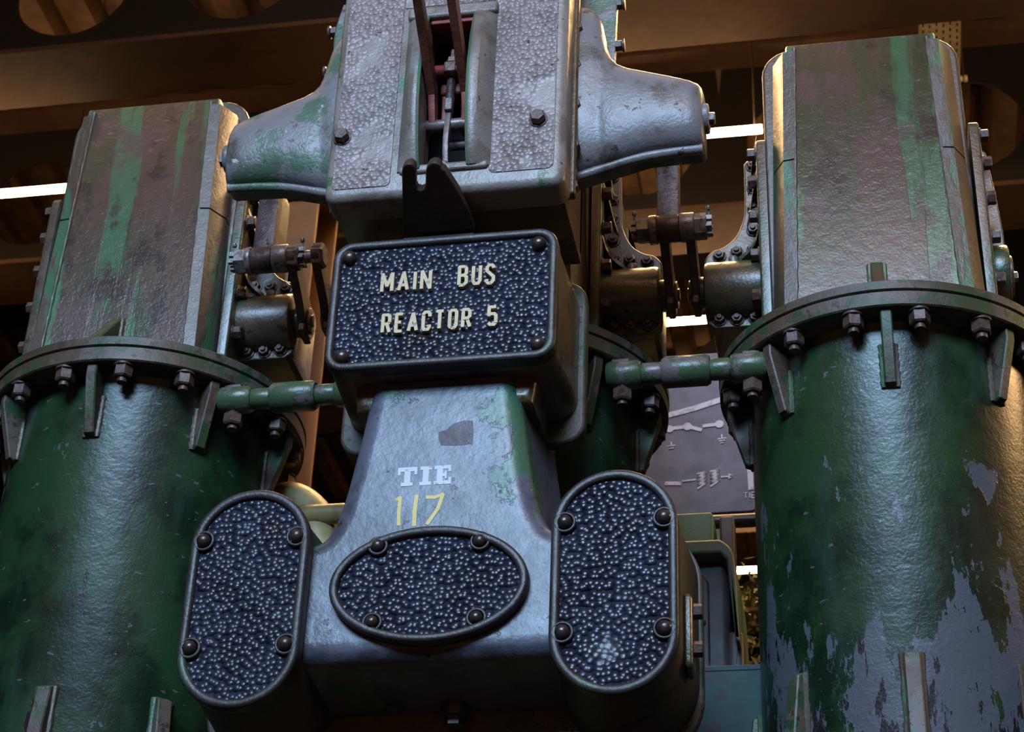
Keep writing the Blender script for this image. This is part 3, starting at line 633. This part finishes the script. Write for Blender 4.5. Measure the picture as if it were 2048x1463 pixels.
# painted lettering on the neck: TIE in white slab serifs, 117 in yellow brush strokes
yp = YF - 0.0006
def paintb(name, boxes, mat):
    b = B()
    for k, q in enumerate(boxes): b.loops([[(x, y, z) for x, z in q] for y in (yp - k * 0.00012, YF + 0.002)])
    return mk(name, b, mat, MC)
def rc(x0, x1, z0, z1): return [(x0, z0), (x1, z0), (x1, z1), (x0, z1)]
z0, z1 = 3.506, 3.550
paintb('painted_letter', [rc(-0.069, -0.056, z0, z1), rc(-0.083, -0.042, z1 - 0.010, z1), rc(-0.083, -0.0775, z1 - 0.018, z1), rc(-0.0475, -0.042, z1 - 0.018, z1), rc(-0.075, -0.050, z0, z0 + 0.008)], 'paint_white')
paintb('painted_letter', [rc(-0.0300, -0.0175, z0, z1), rc(-0.036, -0.0115, z1 - 0.008, z1), rc(-0.036, -0.0115, z0, z0 + 0.008)], 'paint_white')
paintb('painted_letter', [rc(-0.0005, 0.0120, z0, z1), rc(-0.006, 0.0290, z1 - 0.008, z1), rc(-0.006, 0.0300, z0, z0 + 0.008), rc(0.0235, 0.0290, z1 - 0.015, z1), rc(0.0245, 0.0300, z0, z0 + 0.016), rc(0.0120, 0.0170, 3.524, 3.532), rc(0.0165, 0.0205, 3.519, 3.537)], 'paint_white')
def brush(pts, wd):
    q = []
    for i in range(len(pts) - 1):
        p, r2 = Vector(pts[i]), Vector(pts[i + 1]); d = (r2 - p).normalized(); nn = Vector((-d.y, d.x)) * wd / 2; p = p - d * wd * 0.2; r2 = r2 + d * wd * 0.2
        q.append([tuple(p - nn), tuple(r2 - nn), tuple(r2 + nn), tuple(p + nn)])
    return q
paintb('painted_digit', brush([(-0.082, 3.476), (-0.074, 3.481), (-0.075, 3.45), (-0.073, 3.418)], 0.0075), 'paint_yellow')
paintb('painted_digit', brush([(-0.040, 3.483), (-0.042, 3.45), (-0.041, 3.415)], 0.0085), 'paint_yellow')
paintb('painted_digit', brush([(-0.019, 3.478), (-0.002, 3.477), (0.015, 3.483), (0.006, 3.45), (-0.014, 3.417)], 0.0078), 'paint_yellow')
paintb('bare_patch', [[(0.004, 3.598), (0.036, 3.595), (0.071, 3.597), (0.071, 3.620), (0.069, 3.652), (0.050, 3.654), (0.028, 3.648), (0.014, 3.634), (-0.003, 3.630), (-0.002, 3.612)]], 'bare_patch')
mk('drain_plug', B().rcyl((0.02, -0.46, 3.08), (0.02, -0.46, 3.13), 0.03, 0.004, 20).hexa((0.02, -0.46, 3.085), (0, 0, -1), 0.022, 0.025), 'screw_dark', MC)

# ------------------------------------------------------------------ lever housing above
LH = thing('lever_housing', 'grey pebbled lever housing with curved side arms above the nameplate', 'machine casing', (0, -0.6, 4.16))
YU = -0.78; ZT = 5.06
sh = B()
sh.box(-0.255, -0.235, -0.72, -0.46, 4.19, ZT).box(0.235, 0.255, -0.72, -0.46, 4.19, ZT).box(-0.255, 0.255, -0.48, -0.46, 4.19, ZT).box(-0.255, 0.255, -0.72, -0.46, 4.17, 4.19).box(-0.255, 0.255, -0.72, -0.46, ZT - 0.02, ZT)
mk('housing_shell', sh, 'cast_dark', LH)
mk('slot_lining', B().box(-0.12, 0.12, -0.50, -0.49, 4.20, 4.70).box(-0.13, -0.12, -0.74, -0.49, 4.20, 4.70).box(0.12, 0.13, -0.74, -0.49, 4.20, 4.70), 'cavity_dark', LH)
# front cover: frame around the slot opening, rounded outer edge
of = rrect(-0.268, 0.268, 4.160, ZT, 0.03, 6)
SL = (-0.058, 0.058, 4.235, 4.655)
def with_hole(outer, hole, c0, c1, r):
    """plate with a rectangular hole; both loops resampled to the same count"""
    n = 96
    def res(poly):
        L = []; tot = 0
        for i in range(len(poly)):
            d = (Vector(poly[(i + 1) % len(poly)]) - Vector(poly[i])).length; L.append((tot, d)); tot += d
        return poly
    ho = []
    cx, cz = (hole[0] + hole[1]) / 2, (hole[2] + hole[3]) / 2; hx, hz = (hole[1] - hole[0]) / 2, (hole[3] - hole[2]) / 2
    oc = ((outer[0][0] + 0) * 0, sum(p[1] for p in outer) / len(outer))
    inner = []
    for p in outer:
        dx, dz = p[0] - cx, p[1] - cz
        s = min(hx / max(abs(dx), 1e-6), hz / max(abs(dz), 1e-6)); inner.append((cx + dx * s, cz + dz * s))
    # snap the nearest samples onto the hole's corners
    for c in ((hole[0], hole[2]), (hole[1], hole[2]), (hole[0], hole[3]), (hole[1], hole[3])):
        i = min(range(len(inner)), key=lambda k: (Vector(inner[k]) - Vector(c)).length); inner[i] = c
    rings = [[(a, c1, b) for a, b in outer]]
    for k in range(5):
        t = PI / 2 * k / 4; rings.append([(a, c0 + r * (1 - math.sin(t)), b) for a, b in offs(outer, r * (1 - math.cos(t)))])
    rings.append([(a, c0, b) for a, b in inner]); rings.append([(a, c1, b) for a, b in inner])
    return B().loops(rings, closed=True)
def dense(poly, m=6):
    o = []
    for i in range(len(poly)):
        p, q = Vector(poly[i]), Vector(poly[(i + 1) % len(poly)]); k = m if (q - p).length > 0.1 else 1
        for j in range(k): o.append(tuple(p.lerp(q, j / k)))
    return o
cov = mk('front_cover', with_hole(dense(of, 14), SL, YU, -0.70, 0.02), 'cover_frame', LH)
mk('pebble_panel', B().rprism(rrect(-0.250, -0.118, 4.188, ZT - 0.03, 0.012, 4), YU - 0.0025, YU + 0.004, 0.0025, 3), 'cover_pebble', cov)
mk('pebble_panel', B().rprism(rrect(0.100, 0.244, 4.200, ZT - 0.03, 0.016, 4), YU - 0.0025, YU + 0.004, 0.0025, 3), 'cover_pebble', cov)
mk('pebble_panel', B().rprism(rrect(-0.1175, 0.0995, 4.70, ZT - 0.03, 0.004, 2), YU - 0.0024, YU + 0.004, 0.002, 3), 'cover_pebble', cov)
# curved lips beside the slot
def lip(sg):
    n = 26; rings = []
    for i in range(n + 1):
        t = i / n; z = 4.222 + (4.668 - 4.222) * t; bul = 0.012 + 0.050 * math.sin(PI * min(1, t * 1.0)) ** 0.75
        yi = YU - bul
        sec = [(0.054, YU + 0.03), (0.054, yi + 0.006), (0.056, yi + 0.001), (0.061, yi - 0.001), (0.070, yi), (0.078, yi + 0.003), (0.092, yi + 0.45 * bul), (0.104, YU - 0.003), (0.106, YU + 0.004), (0.106, YU + 0.03)]
        rings.append([(sg * a, y, z) for a, y in sec])
    lp = mk('slot_lip', B().loops(rings), 'cover_frame', cov)
    mk('lip_edge', B().tube([(sg * 0.0555, YU - (0.012 + 0.050 * math.sin(PI * i / 24) ** 0.75) + 0.003, 4.224 + 0.44 * i / 24) for i in range(25)], 0.0042, 8), 'lip_green', lp)
    return lp
lip(-1); lip(1)
mk('slot_sill', B().rprism(rrect(-0.100, 0.100, 4.214, 4.236, 0.009, 4), YU - 0.009, YU + 0.03, 0.007, 4), 'cover_frame', cov)
mk('slot_head', B().rprism(rrect(-0.106, 0.106, 4.654, 4.690, 0.01, 4), YU - 0.016, YU + 0.03, 0.008, 4), 'cover_frame', cov)
mk('red_edge', B().bbox(-0.053, 0.053, YU - 0.004, YU + 0.03, 4.642, 4.655, 0.003), 'lever_red', cov)
for x, z in ((-0.236, 4.332), (0.207, 4.336)):
    p = Vector((x, YU - 0.002, z))
    mk('cover_bolt', B().rcyl(p, p + Vector((0, -0.003, 0)), 0.021, 0.001, 20).hexa(p + Vector((0, -0.002, 0)), (0, -1, 0), 0.018, 0.018, 0.3), 'bolt_steel', cov)
# joint bolts along both sides
jb = None
for sg in (-1, 1):
    mk('joint_flange', B().bbox(sg * 0.262 - 0.016, sg * 0.262 + 0.016, -0.70, -0.672, 4.19, ZT - 0.02, 0.006), 'cast_dark', LH)
    for z in (4.22, 4.335, 4.45, 4.565, 4.68, 4.80):
        p = Vector((sg * 0.268, -0.672, z))
        if jb is None:
            jb = mk('joint_bolt', B().hexa(p, (0, -1, 0), 0.017, 0.02), 'bolt_steel', LH); dj = WL[jb.name] - p
        else: again(jb, p + dj, LH)
# side arms (horns)
def horn(sg):
    a = mk('side_arm', horn_mesh(sg), 'horn_paint', LH, ang=50)
    y = -0.625
    mk('end_cap', B().rcyl((sg * 0.552, y, 4.425), (sg * 0.568, y, 4.425), 0.035, 0.004, 24).hexa((sg * 0.567, y, 4.425), (sg, 0, 0), 0.016, 0.014), 'horn_paint', a)
    mk('back_flange', B().rprism([(sg * q, z) for q, z in [(0.25, 4.60), (0.345, 4.60), (0.350, 4.84), (0.335, 4.92), (0.25, 4.92)]], -0.585, -0.565, 0.004, 2), 'horn_paint', a)
    for z in (4.71, 4.84):
        mk('arm_bolt', B().hexa((sg * 0.346, -0.575, z), (sg, 0, 0), 0.014, 0.016).rcyl((sg * 0.362, -0.575, z), (sg * 0.368, -0.575, z), 0.017, 0.001, 12), 'bolt_steel', a)
    lipz = spline([(0.262, 4.288), (0.33, 4.308), (0.40, 4.328), (0.48, 4.338), (0.552, 4.341)], 4)
    mk('arm_lip', B().tube([(sg * q, -0.625, z) for q, z in lipz], 0.012, 12), 'horn_paint', a)
def horn_mesh(sg):
    # sections across x: (x, z bottom, z top, y front bulge)
    secs = [(x, 4.285 + 0.055 * min(1, max(0, (x - 0.24) / 0.2)) + 0.02 * max(0, (x - 0.50)) + 6 * max(0, x - 0.545) ** 1.5, zt, ins) for x, zt, ins in
            [(0.240, 4.790, 0.0), (0.262, 4.790, 0.0), (0.285, 4.786, 0.0), (0.302, 4.776, 0.002), (0.315, 4.757, 0.004), (0.324, 4.730, 0.006), (0.330, 4.695, 0.006), (0.336, 4.655, 0.006), (0.345, 4.622, 0.006), (0.360, 4.601, 0.006),
             (0.385, 4.585, 0.006), (0.43, 4.568, 0.008), (0.48, 4.550, 0.010), (0.525, 4.532, 0.012), (0.545, 4.522, 0.018), (0.553, 4.512, 0.026), (0.557, 4.498, 0.038)]]
    rings = []; n = 20
    for x, zb, zt, ins in secs:
        h = zt - zb; rr = min(0.10, h / 2); ring = []
        yb = -0.575
        yf = -0.690 + ins
        pts = [(yb, zb)]
        # front profile: rounded bottom, straight upper, rounded top
        for k in range(n + 1):
            t = k / n; ang = -PI / 2 + PI * t
            q = 0.62
            c = abs(math.cos(ang)) ** q; s_ = math.copysign(abs(math.sin(ang)) ** 0.9, math.sin(ang))
            pts.append((yb + (yf - yb) * (0.25 + 0.75 * c), zb + h / 2 + h / 2 * s_))
        pts.append((yb, zt))
        rings.append([(sg * x, y, z) for y, z in pts])
    return B().loops(rings)
horn(-1); horn(1)
# twin hook plates below the slot
hk = [(-0.072, 4.035), (0.088, 4.035), (0.076, 4.075), (0.050, 4.125), (0.022, 4.170)] + [(-0.002 + 0.017 * math.cos(R(a)), 4.172 + 0.017 * math.sin(R(a))) for a in range(10, 181, 17)] + [(-0.020, 4.150)] + [(-0.031 + 0.011 * math.cos(R(a)), 4.142 - 0.011 * math.sin(R(a))) for a in (0, 45, 90, 135, 180)] + [(-0.042, 4.172)] + [(-0.057 + 0.015 * math.cos(R(a)), 4.176 + 0.015 * math.sin(R(a))) for a in range(10, 181, 17)]
hbm = B().rprism(hk, 0.0, 0.028, 0.003, 2, back=0.003)
def tilt(v):      # the fork leans forward and up from the top of the nameplate box
    q = (v.z - 4.035) / 0.154
    return Vector((v.x - 0.03 * (1 - q), -0.700 - 0.160 * q + v.y * 0.39, 4.112 + 0.066 * q + v.y * 0.92))
hbm.v = [tilt(v) for v in hbm.v]
hb = mk('hook_bracket', hbm, 'hook_brown', LH)
mk('bracket_foot', B().bbox(-0.102, 0.058, -0.700, -0.52, 4.088, 4.106, 0.004), 'hook_brown', hb)
# operating lever and linkage in the slot
LV = thing('operating_lever', 'rusty red forked operating lever in the slot of the pebbled housing', 'lever', (0, -0.76, 4.37))
def yz(x, pts, th, nm, mat): return mk(nm, B().rprism(pts, x - th / 2, x + th / 2, 0.002, 2, ax='x', back=0.002), mat, LV)
def strip_yz(p, q, w0, w1):
    p, q = Vector(p), Vector(q); d = (q - p).normalized(); nn = Vector((-d.y, d.x))
    return [tuple(p - nn * w0), tuple(q - nn * w1), tuple(q + nn * w1), tuple(p + nn * w0)]
for x in (-0.040, 0.036):
    yz(x, strip_yz((-0.742, 4.38), (-0.775, 4.475), 0.016, 0.018), 0.016, 'lever_cheek', 'lever_red')
    yz(x, strip_yz((-0.768, 4.45), (-1.20, 4.74), 0.018, 0.024), 0.020, 'lever_arm', 'lever_rust')
    yz(x, strip_yz((-1.19, 4.733), (-1.42, 4.90), 0.024, 0.024), 0.020, 'lever_arm', 'lever_rust')
mk('handle', B().rcyl((-0.07, -1.42, 4.90), (0.066, -1.42, 4.90), 0.022, 0.005, 20), 'lever_rust', LV)
mk('lower_pin', B().rcyl((-0.056, -0.742, 4.375), (0.054, -0.742, 4.375), 0.015, 0.002, 18), 'pin_grey', LV)
mk('lower_pin', B().rcyl((-0.02, -0.70, 4.35), (0.054, -0.70, 4.35), 0.012, 0.002, 16), 'pin_grey', LV)
mk('upper_pin', B().rcyl((-0.038, -0.765, 4.515), (0.040, -0.765, 4.515), 0.014, 0.002, 18), 'lever_red', LV)
mk('clevis', B().bbox(-0.016, 0.012, -0.782, -0.745, 4.50, 4.53, 0.004), 'pin_grey', LV)
th = B()
for k in range(22): th.rcyl((-0.003, -0.752, 4.43 + k * 0.0042), (-0.003, -0.752, 4.4335 + k * 0.0042), 0.0105, 0.001, 14)
th.cyl((-0.003, -0.752, 4.42), (-0.003, -0.752, 4.56), 0.008, 12)
mk('threaded_rod', th, 'pin_grey', LV)
mk('lock_nut', B().hexa((-0.003, -0.752, 4.545), (0, 0, 1), 0.014, 0.014).cyl((-0.003, -0.752, 4.555), (-0.003, -0.752, 4.585), 0.007, 12, 0.005), 'pin_grey', LV)
mk('lock_nut', B().hexa((0.016, -0.725, 4.55), (0, 0, 1), 0.016, 0.016).cyl((0.016, -0.725, 4.56), (0.016, -0.725, 4.60), 0.008, 12, 0.006), 'lever_red', LV)
mk('yoke', B().bbox(-0.03, 0.03, -0.745, -0.70, 4.465, 4.498, 0.008), 'lever_rust', LV)
yz(-0.020, strip_yz((-0.715, 4.37), (-0.725, 4.47), 0.012, 0.012), 0.012, 'inner_strut', 'lever_red')
yz(0.026, strip_yz((-0.715, 4.37), (-0.725, 4.47), 0.012, 0.012), 0.014, 'inner_strut', 'lever_red')
cl = spline([(-0.757, 4.415), (-0.765, 4.36), (-0.768, 4.31), (-0.755, 4.25)], 5)
mk('curved_link', B().rprism(cl + [(y + 0.018, z) for y, z in reversed(cl)], -0.010, 0.003, 0.002, 2, ax='x', back=0.002), 'pin_grey', LV)
mk('link_block', B().bbox(-0.024, 0.004, -0.77, -0.73, 4.236, 4.256, 0.004), 'pin_grey', LV)
mk('fork_end', B().bbox(-0.012, 0.006, -0.768, -0.745, 4.40, 4.435, 0.003), 'pin_grey', LV)

# ------------------------------------------------------------------ things seen between and behind the tanks
YB = 1.0
t = thing('mimic_board', 'grey sign board with raised white circuit symbols and the word TIE', 'sign', (0.1, YB, 4.27))
bd = mk('board', B().rprism(rrect(-0.55, 0.548, 4.285, 4.835, 0.02, 5), YB, YB + 0.015, 0.003, 2), 'board_grey', t)
def sym2(name, lines, wd, dots=()):
    b = B()
    for ln in lines:
        for i in range(len(ln) - 1):
            p, q = Vector(ln[i]), Vector(ln[i + 1]); d = (q - p).normalized(); nn = Vector((-d.y, d.x)) * wd / 2
            b.loops([[(v.x, y, v.y) for v in (p - nn, q - nn, q + nn, p + nn)] for y in (YB - 0.004, YB + 0.002)])
    for x, z, r in dots: b.cyl((x, YB - 0.005, z), (x, YB + 0.002, z), r, 18)
    mk(name, b, 'board_mark', bd)
sym2('switch_symbol', [[(0.29, 4.574), (0.345, 4.578)], [(0.355, 4.577), (0.392, 4.563)]], 0.012, [(0.349, 4.578, 0.013), (0.296, 4.573, 0.012)])
sym2('switch_symbol', [[(0.394, 4.577), (0.44, 4.580)]], 0.011, [(0.445, 4.580, 0.013)])
sym2('ground_symbol', [[(0.451, 4.545), (0.451, 4.53)], [(0.439, 4.529), (0.464, 4.531)], [(0.442, 4.522), (0.461, 4.524)], [(0.446, 4.515), (0.457, 4.516)]], 0.004)
sym2('ground_symbol', [[(0.300, 4.53), (0.300, 4.515)], [(0.288, 4.514), (0.312, 4.516)], [(0.291, 4.506), (0.308, 4.508)]], 0.004)
sym2('curve_mark', [[(0.10, 4.59), (0.22, 4.602), (0.294, 4.622), (0.37, 4.640), (0.46, 4.668)]], 0.018)
sym2('line_mark', [[(0.28, 4.389), (0.328, 4.386)]], 0.012); sym2('line_mark', [[(0.332, 4.393), (0.372, 4.396)]], 0.005)
zig = lambda x, z: [[(x, z + 0.030), (x + 0.028, z + 0.036), (x, z + 0.018), (x + 0.028, z + 0.024), (x, z + 0.006), (x + 0.028, z + 0.012), (x, z - 0.006), (x + 0.028, z), (x, z - 0.020)]]
sym2('coil_symbol', zig(0.376, 4.385), 0.005); sym2('coil_symbol', zig(0.414, 4.390), 0.005)
sym2('arrow_symbol', [[(0.446, 4.400), (0.478, 4.401)], [(0.468, 4.408), (0.480, 4.401), (0.468, 4.394)]], 0.005)
sym2('bar_mark', [[(0.530, 4.46), (0.533, 4.352)]], 0.016)
for c, xo in (('T', 0.511), ('I', 0.528), ('E', 0.534)):
    b = B(); strokes(b, FONT[c][1], xo, 4.326, 0.025, 0.017, 0.003, YB - 0.003, YB + 0.002); mk('letter', b, 'board_mark', bd)
for x in (-0.45, 0.42): mk('post', B().bbox(x - 0.02, x + 0.02, YB + 0.015, YB + 0.05, 0.0, 4.8, 0.004, 'z'), 'pipe_black', t)
tag(mk('handrail', B().rcyl((-0.6, 0.8, 4.150), (1.6, 0.8, 4.150), 0.020, 0.004, 20).cyl((-0.55, 0.8, 0), (-0.55, 0.8, 4.14), 0.018, 14).cyl((1.55, 0.8, 0), (1.55, 0.8, 4.14), 0.018, 14), 'pipe_black'), 'black horizontal handrail below the grey sign board', 'handrail')
t = thing('switch_cabinet', 'green grey rounded cabinet behind the right oblong cover', 'cabinet', (0.40, 0.75, 0))
mk('cabinet_body', B().rprism(rrect(0.26, 0.488, 2.9, 3.97, 0.03, 5), 0.66, 0.95, 0.02, 3), 'cabinet_grey', t)
mk('cabinet_lid', B().rprism([(0.24, 3.955), (0.470, 3.955), (0.487, 3.935), (0.506, 3.70), (0.516, 3.70)] + spline([(0.516, 3.72), (0.510, 3.90), (0.500, 3.965), (0.470, 3.995)], 4) + [(0.24, 3.995)], 0.60, 0.97, 0.008, 3), 'cabinet_green', t)
mk('cabinet_panel', B().rprism(rrect(0.30, 0.435, 2.95, 3.915, 0.03, 5), 0.648, 0.66, 0.006, 3), 'cabinet_grey', t)
mk('panel_screw', B().dome((0.418, 0.648, 3.775), (0, -1, 0), 0.009, 0.006, 12, 0.002), 'bolt_steel', t)
mk('upper_case', B().rprism(rrect(0.24, 0.445, 3.99, 4.13, 0.01, 3), 0.70, 0.95, 0.006, 3), 'cabinet_green', t)
mk('conduit_box', B().bbox(0.462, 0.50, 0.72, 0.80, 3.99, 4.125, 0.005), 'cabinet_grey', t)
mk('hinge_block', B().bbox(0.480, 0.522, 0.66, 0.74, 3.55, 3.755, 0.012), 'cabinet_grey', t)
mk('stand', B().bbox(0.28, 0.47, 0.70, 0.92, 0, 2.92, 0.01, 'z'), 'cabinet_grey', t)
t = thing('frame_beam', 'teal steel frame beam between the lower casting and the right tank', 'beam', (0.45, 0.05, 3.2))
mk('web_plate', B().box(0.31, 0.62, 0.02, 0.035, 2.90, 3.37), 'steel_teal', t)
mk('top_flange', B().bbox(0.31, 0.62, 0.018, 0.12, 3.366, 3.380, 0.003), 'steel_teal', t)
t = thing('potted_shrub', 'leafy shrub with pale twigs behind the green grey cabinet', 'plant', (0.5, 1.62, 0))
mk('stem', B().tube([(0.50, 1.62, 0), (0.52, 1.60, 2.0), (0.50, 1.62, 3.5), (0.49, 1.64, 4.1)], [0.03, 0.026, 0.02, 0.01], 10), 'hook_brown', t)
lb = B()
for k in range(900):
    c = Vector((0.49 + random.gauss(0, 0.10), 1.62 + random.gauss(0, 0.10), random.uniform(3.6, 4.40)))
    d = Vector((random.uniform(-1, 1), random.uniform(-1, 1), random.uniform(-0.6, 1))).normalized(); s = d.orthogonal().normalized(); s.rotate(Matrix.Rotation(random.uniform(0, 6), 3, d))
    L = random.uniform(0.02, 0.05); W = L * 0.22; u = d.cross(s) * 0.004; i = len(lb.v)
    lb.v += [c, c + d * L * 0.5 + s * W + u, c + d * L, c + d * L * 0.5 - s * W + u]; lb.f.append((i, i + 1, i + 2, i + 3))
fo = mk('foliage', lb, 'leaf_green', t, recalc=False); fo['kind'] = 'stuff'
t = thing('steel_post', 'tan steel post between the left tank and the nameplate', 'post', (-0.96, 1.05, 0))
mk('front_flange', B().bbox(-1.10, -0.885, 1.0, 1.02, 0, 5.55, 0.003, 'z'), 'column_tan', t)
mk('web', B().box(-1.0, -0.985, 1.02, 1.22, 0, 5.62), 'column_tan', t)
mk('rear_flange', B().bbox(-1.10, -0.885, 1.22, 1.24, 0, 5.66, 0.003, 'z'), 'column_tan', t)
mk('cap_plate', B().bar((-0.99, 0.98, 5.57), (-0.99, 1.26, 5.67), 0.26, 0.02, (0, -0.3, 1)), 'column_tan', t)
t = thing('oil_pipe', 'cream oil pipe with elbow behind the left oblong cover', 'pipe', (-0.5, 0.12, 3.85))
mk('elbow', B().tube(spline([(-0.652, 0.17, 3.74), (-0.635, 0.155, 3.86), (-0.59, 0.14, 3.925), (-0.52, 0.14, 3.885), (-0.49, 0.14, 3.80), (-0.485, 0.14, 3.66)], 6), 0.052, 22), 'pipe_cream', t)
mk('stub', B().rcyl((-0.60, 0.10, 3.862), (-0.415, 0.10, 3.862), 0.026, 0.006, 22), 'pipe_cream', t)
mk('riser', B().cyl((-0.485, 0.14, 0), (-0.485, 0.14, 3.68), 0.052, 22), 'pipe_cream', t)
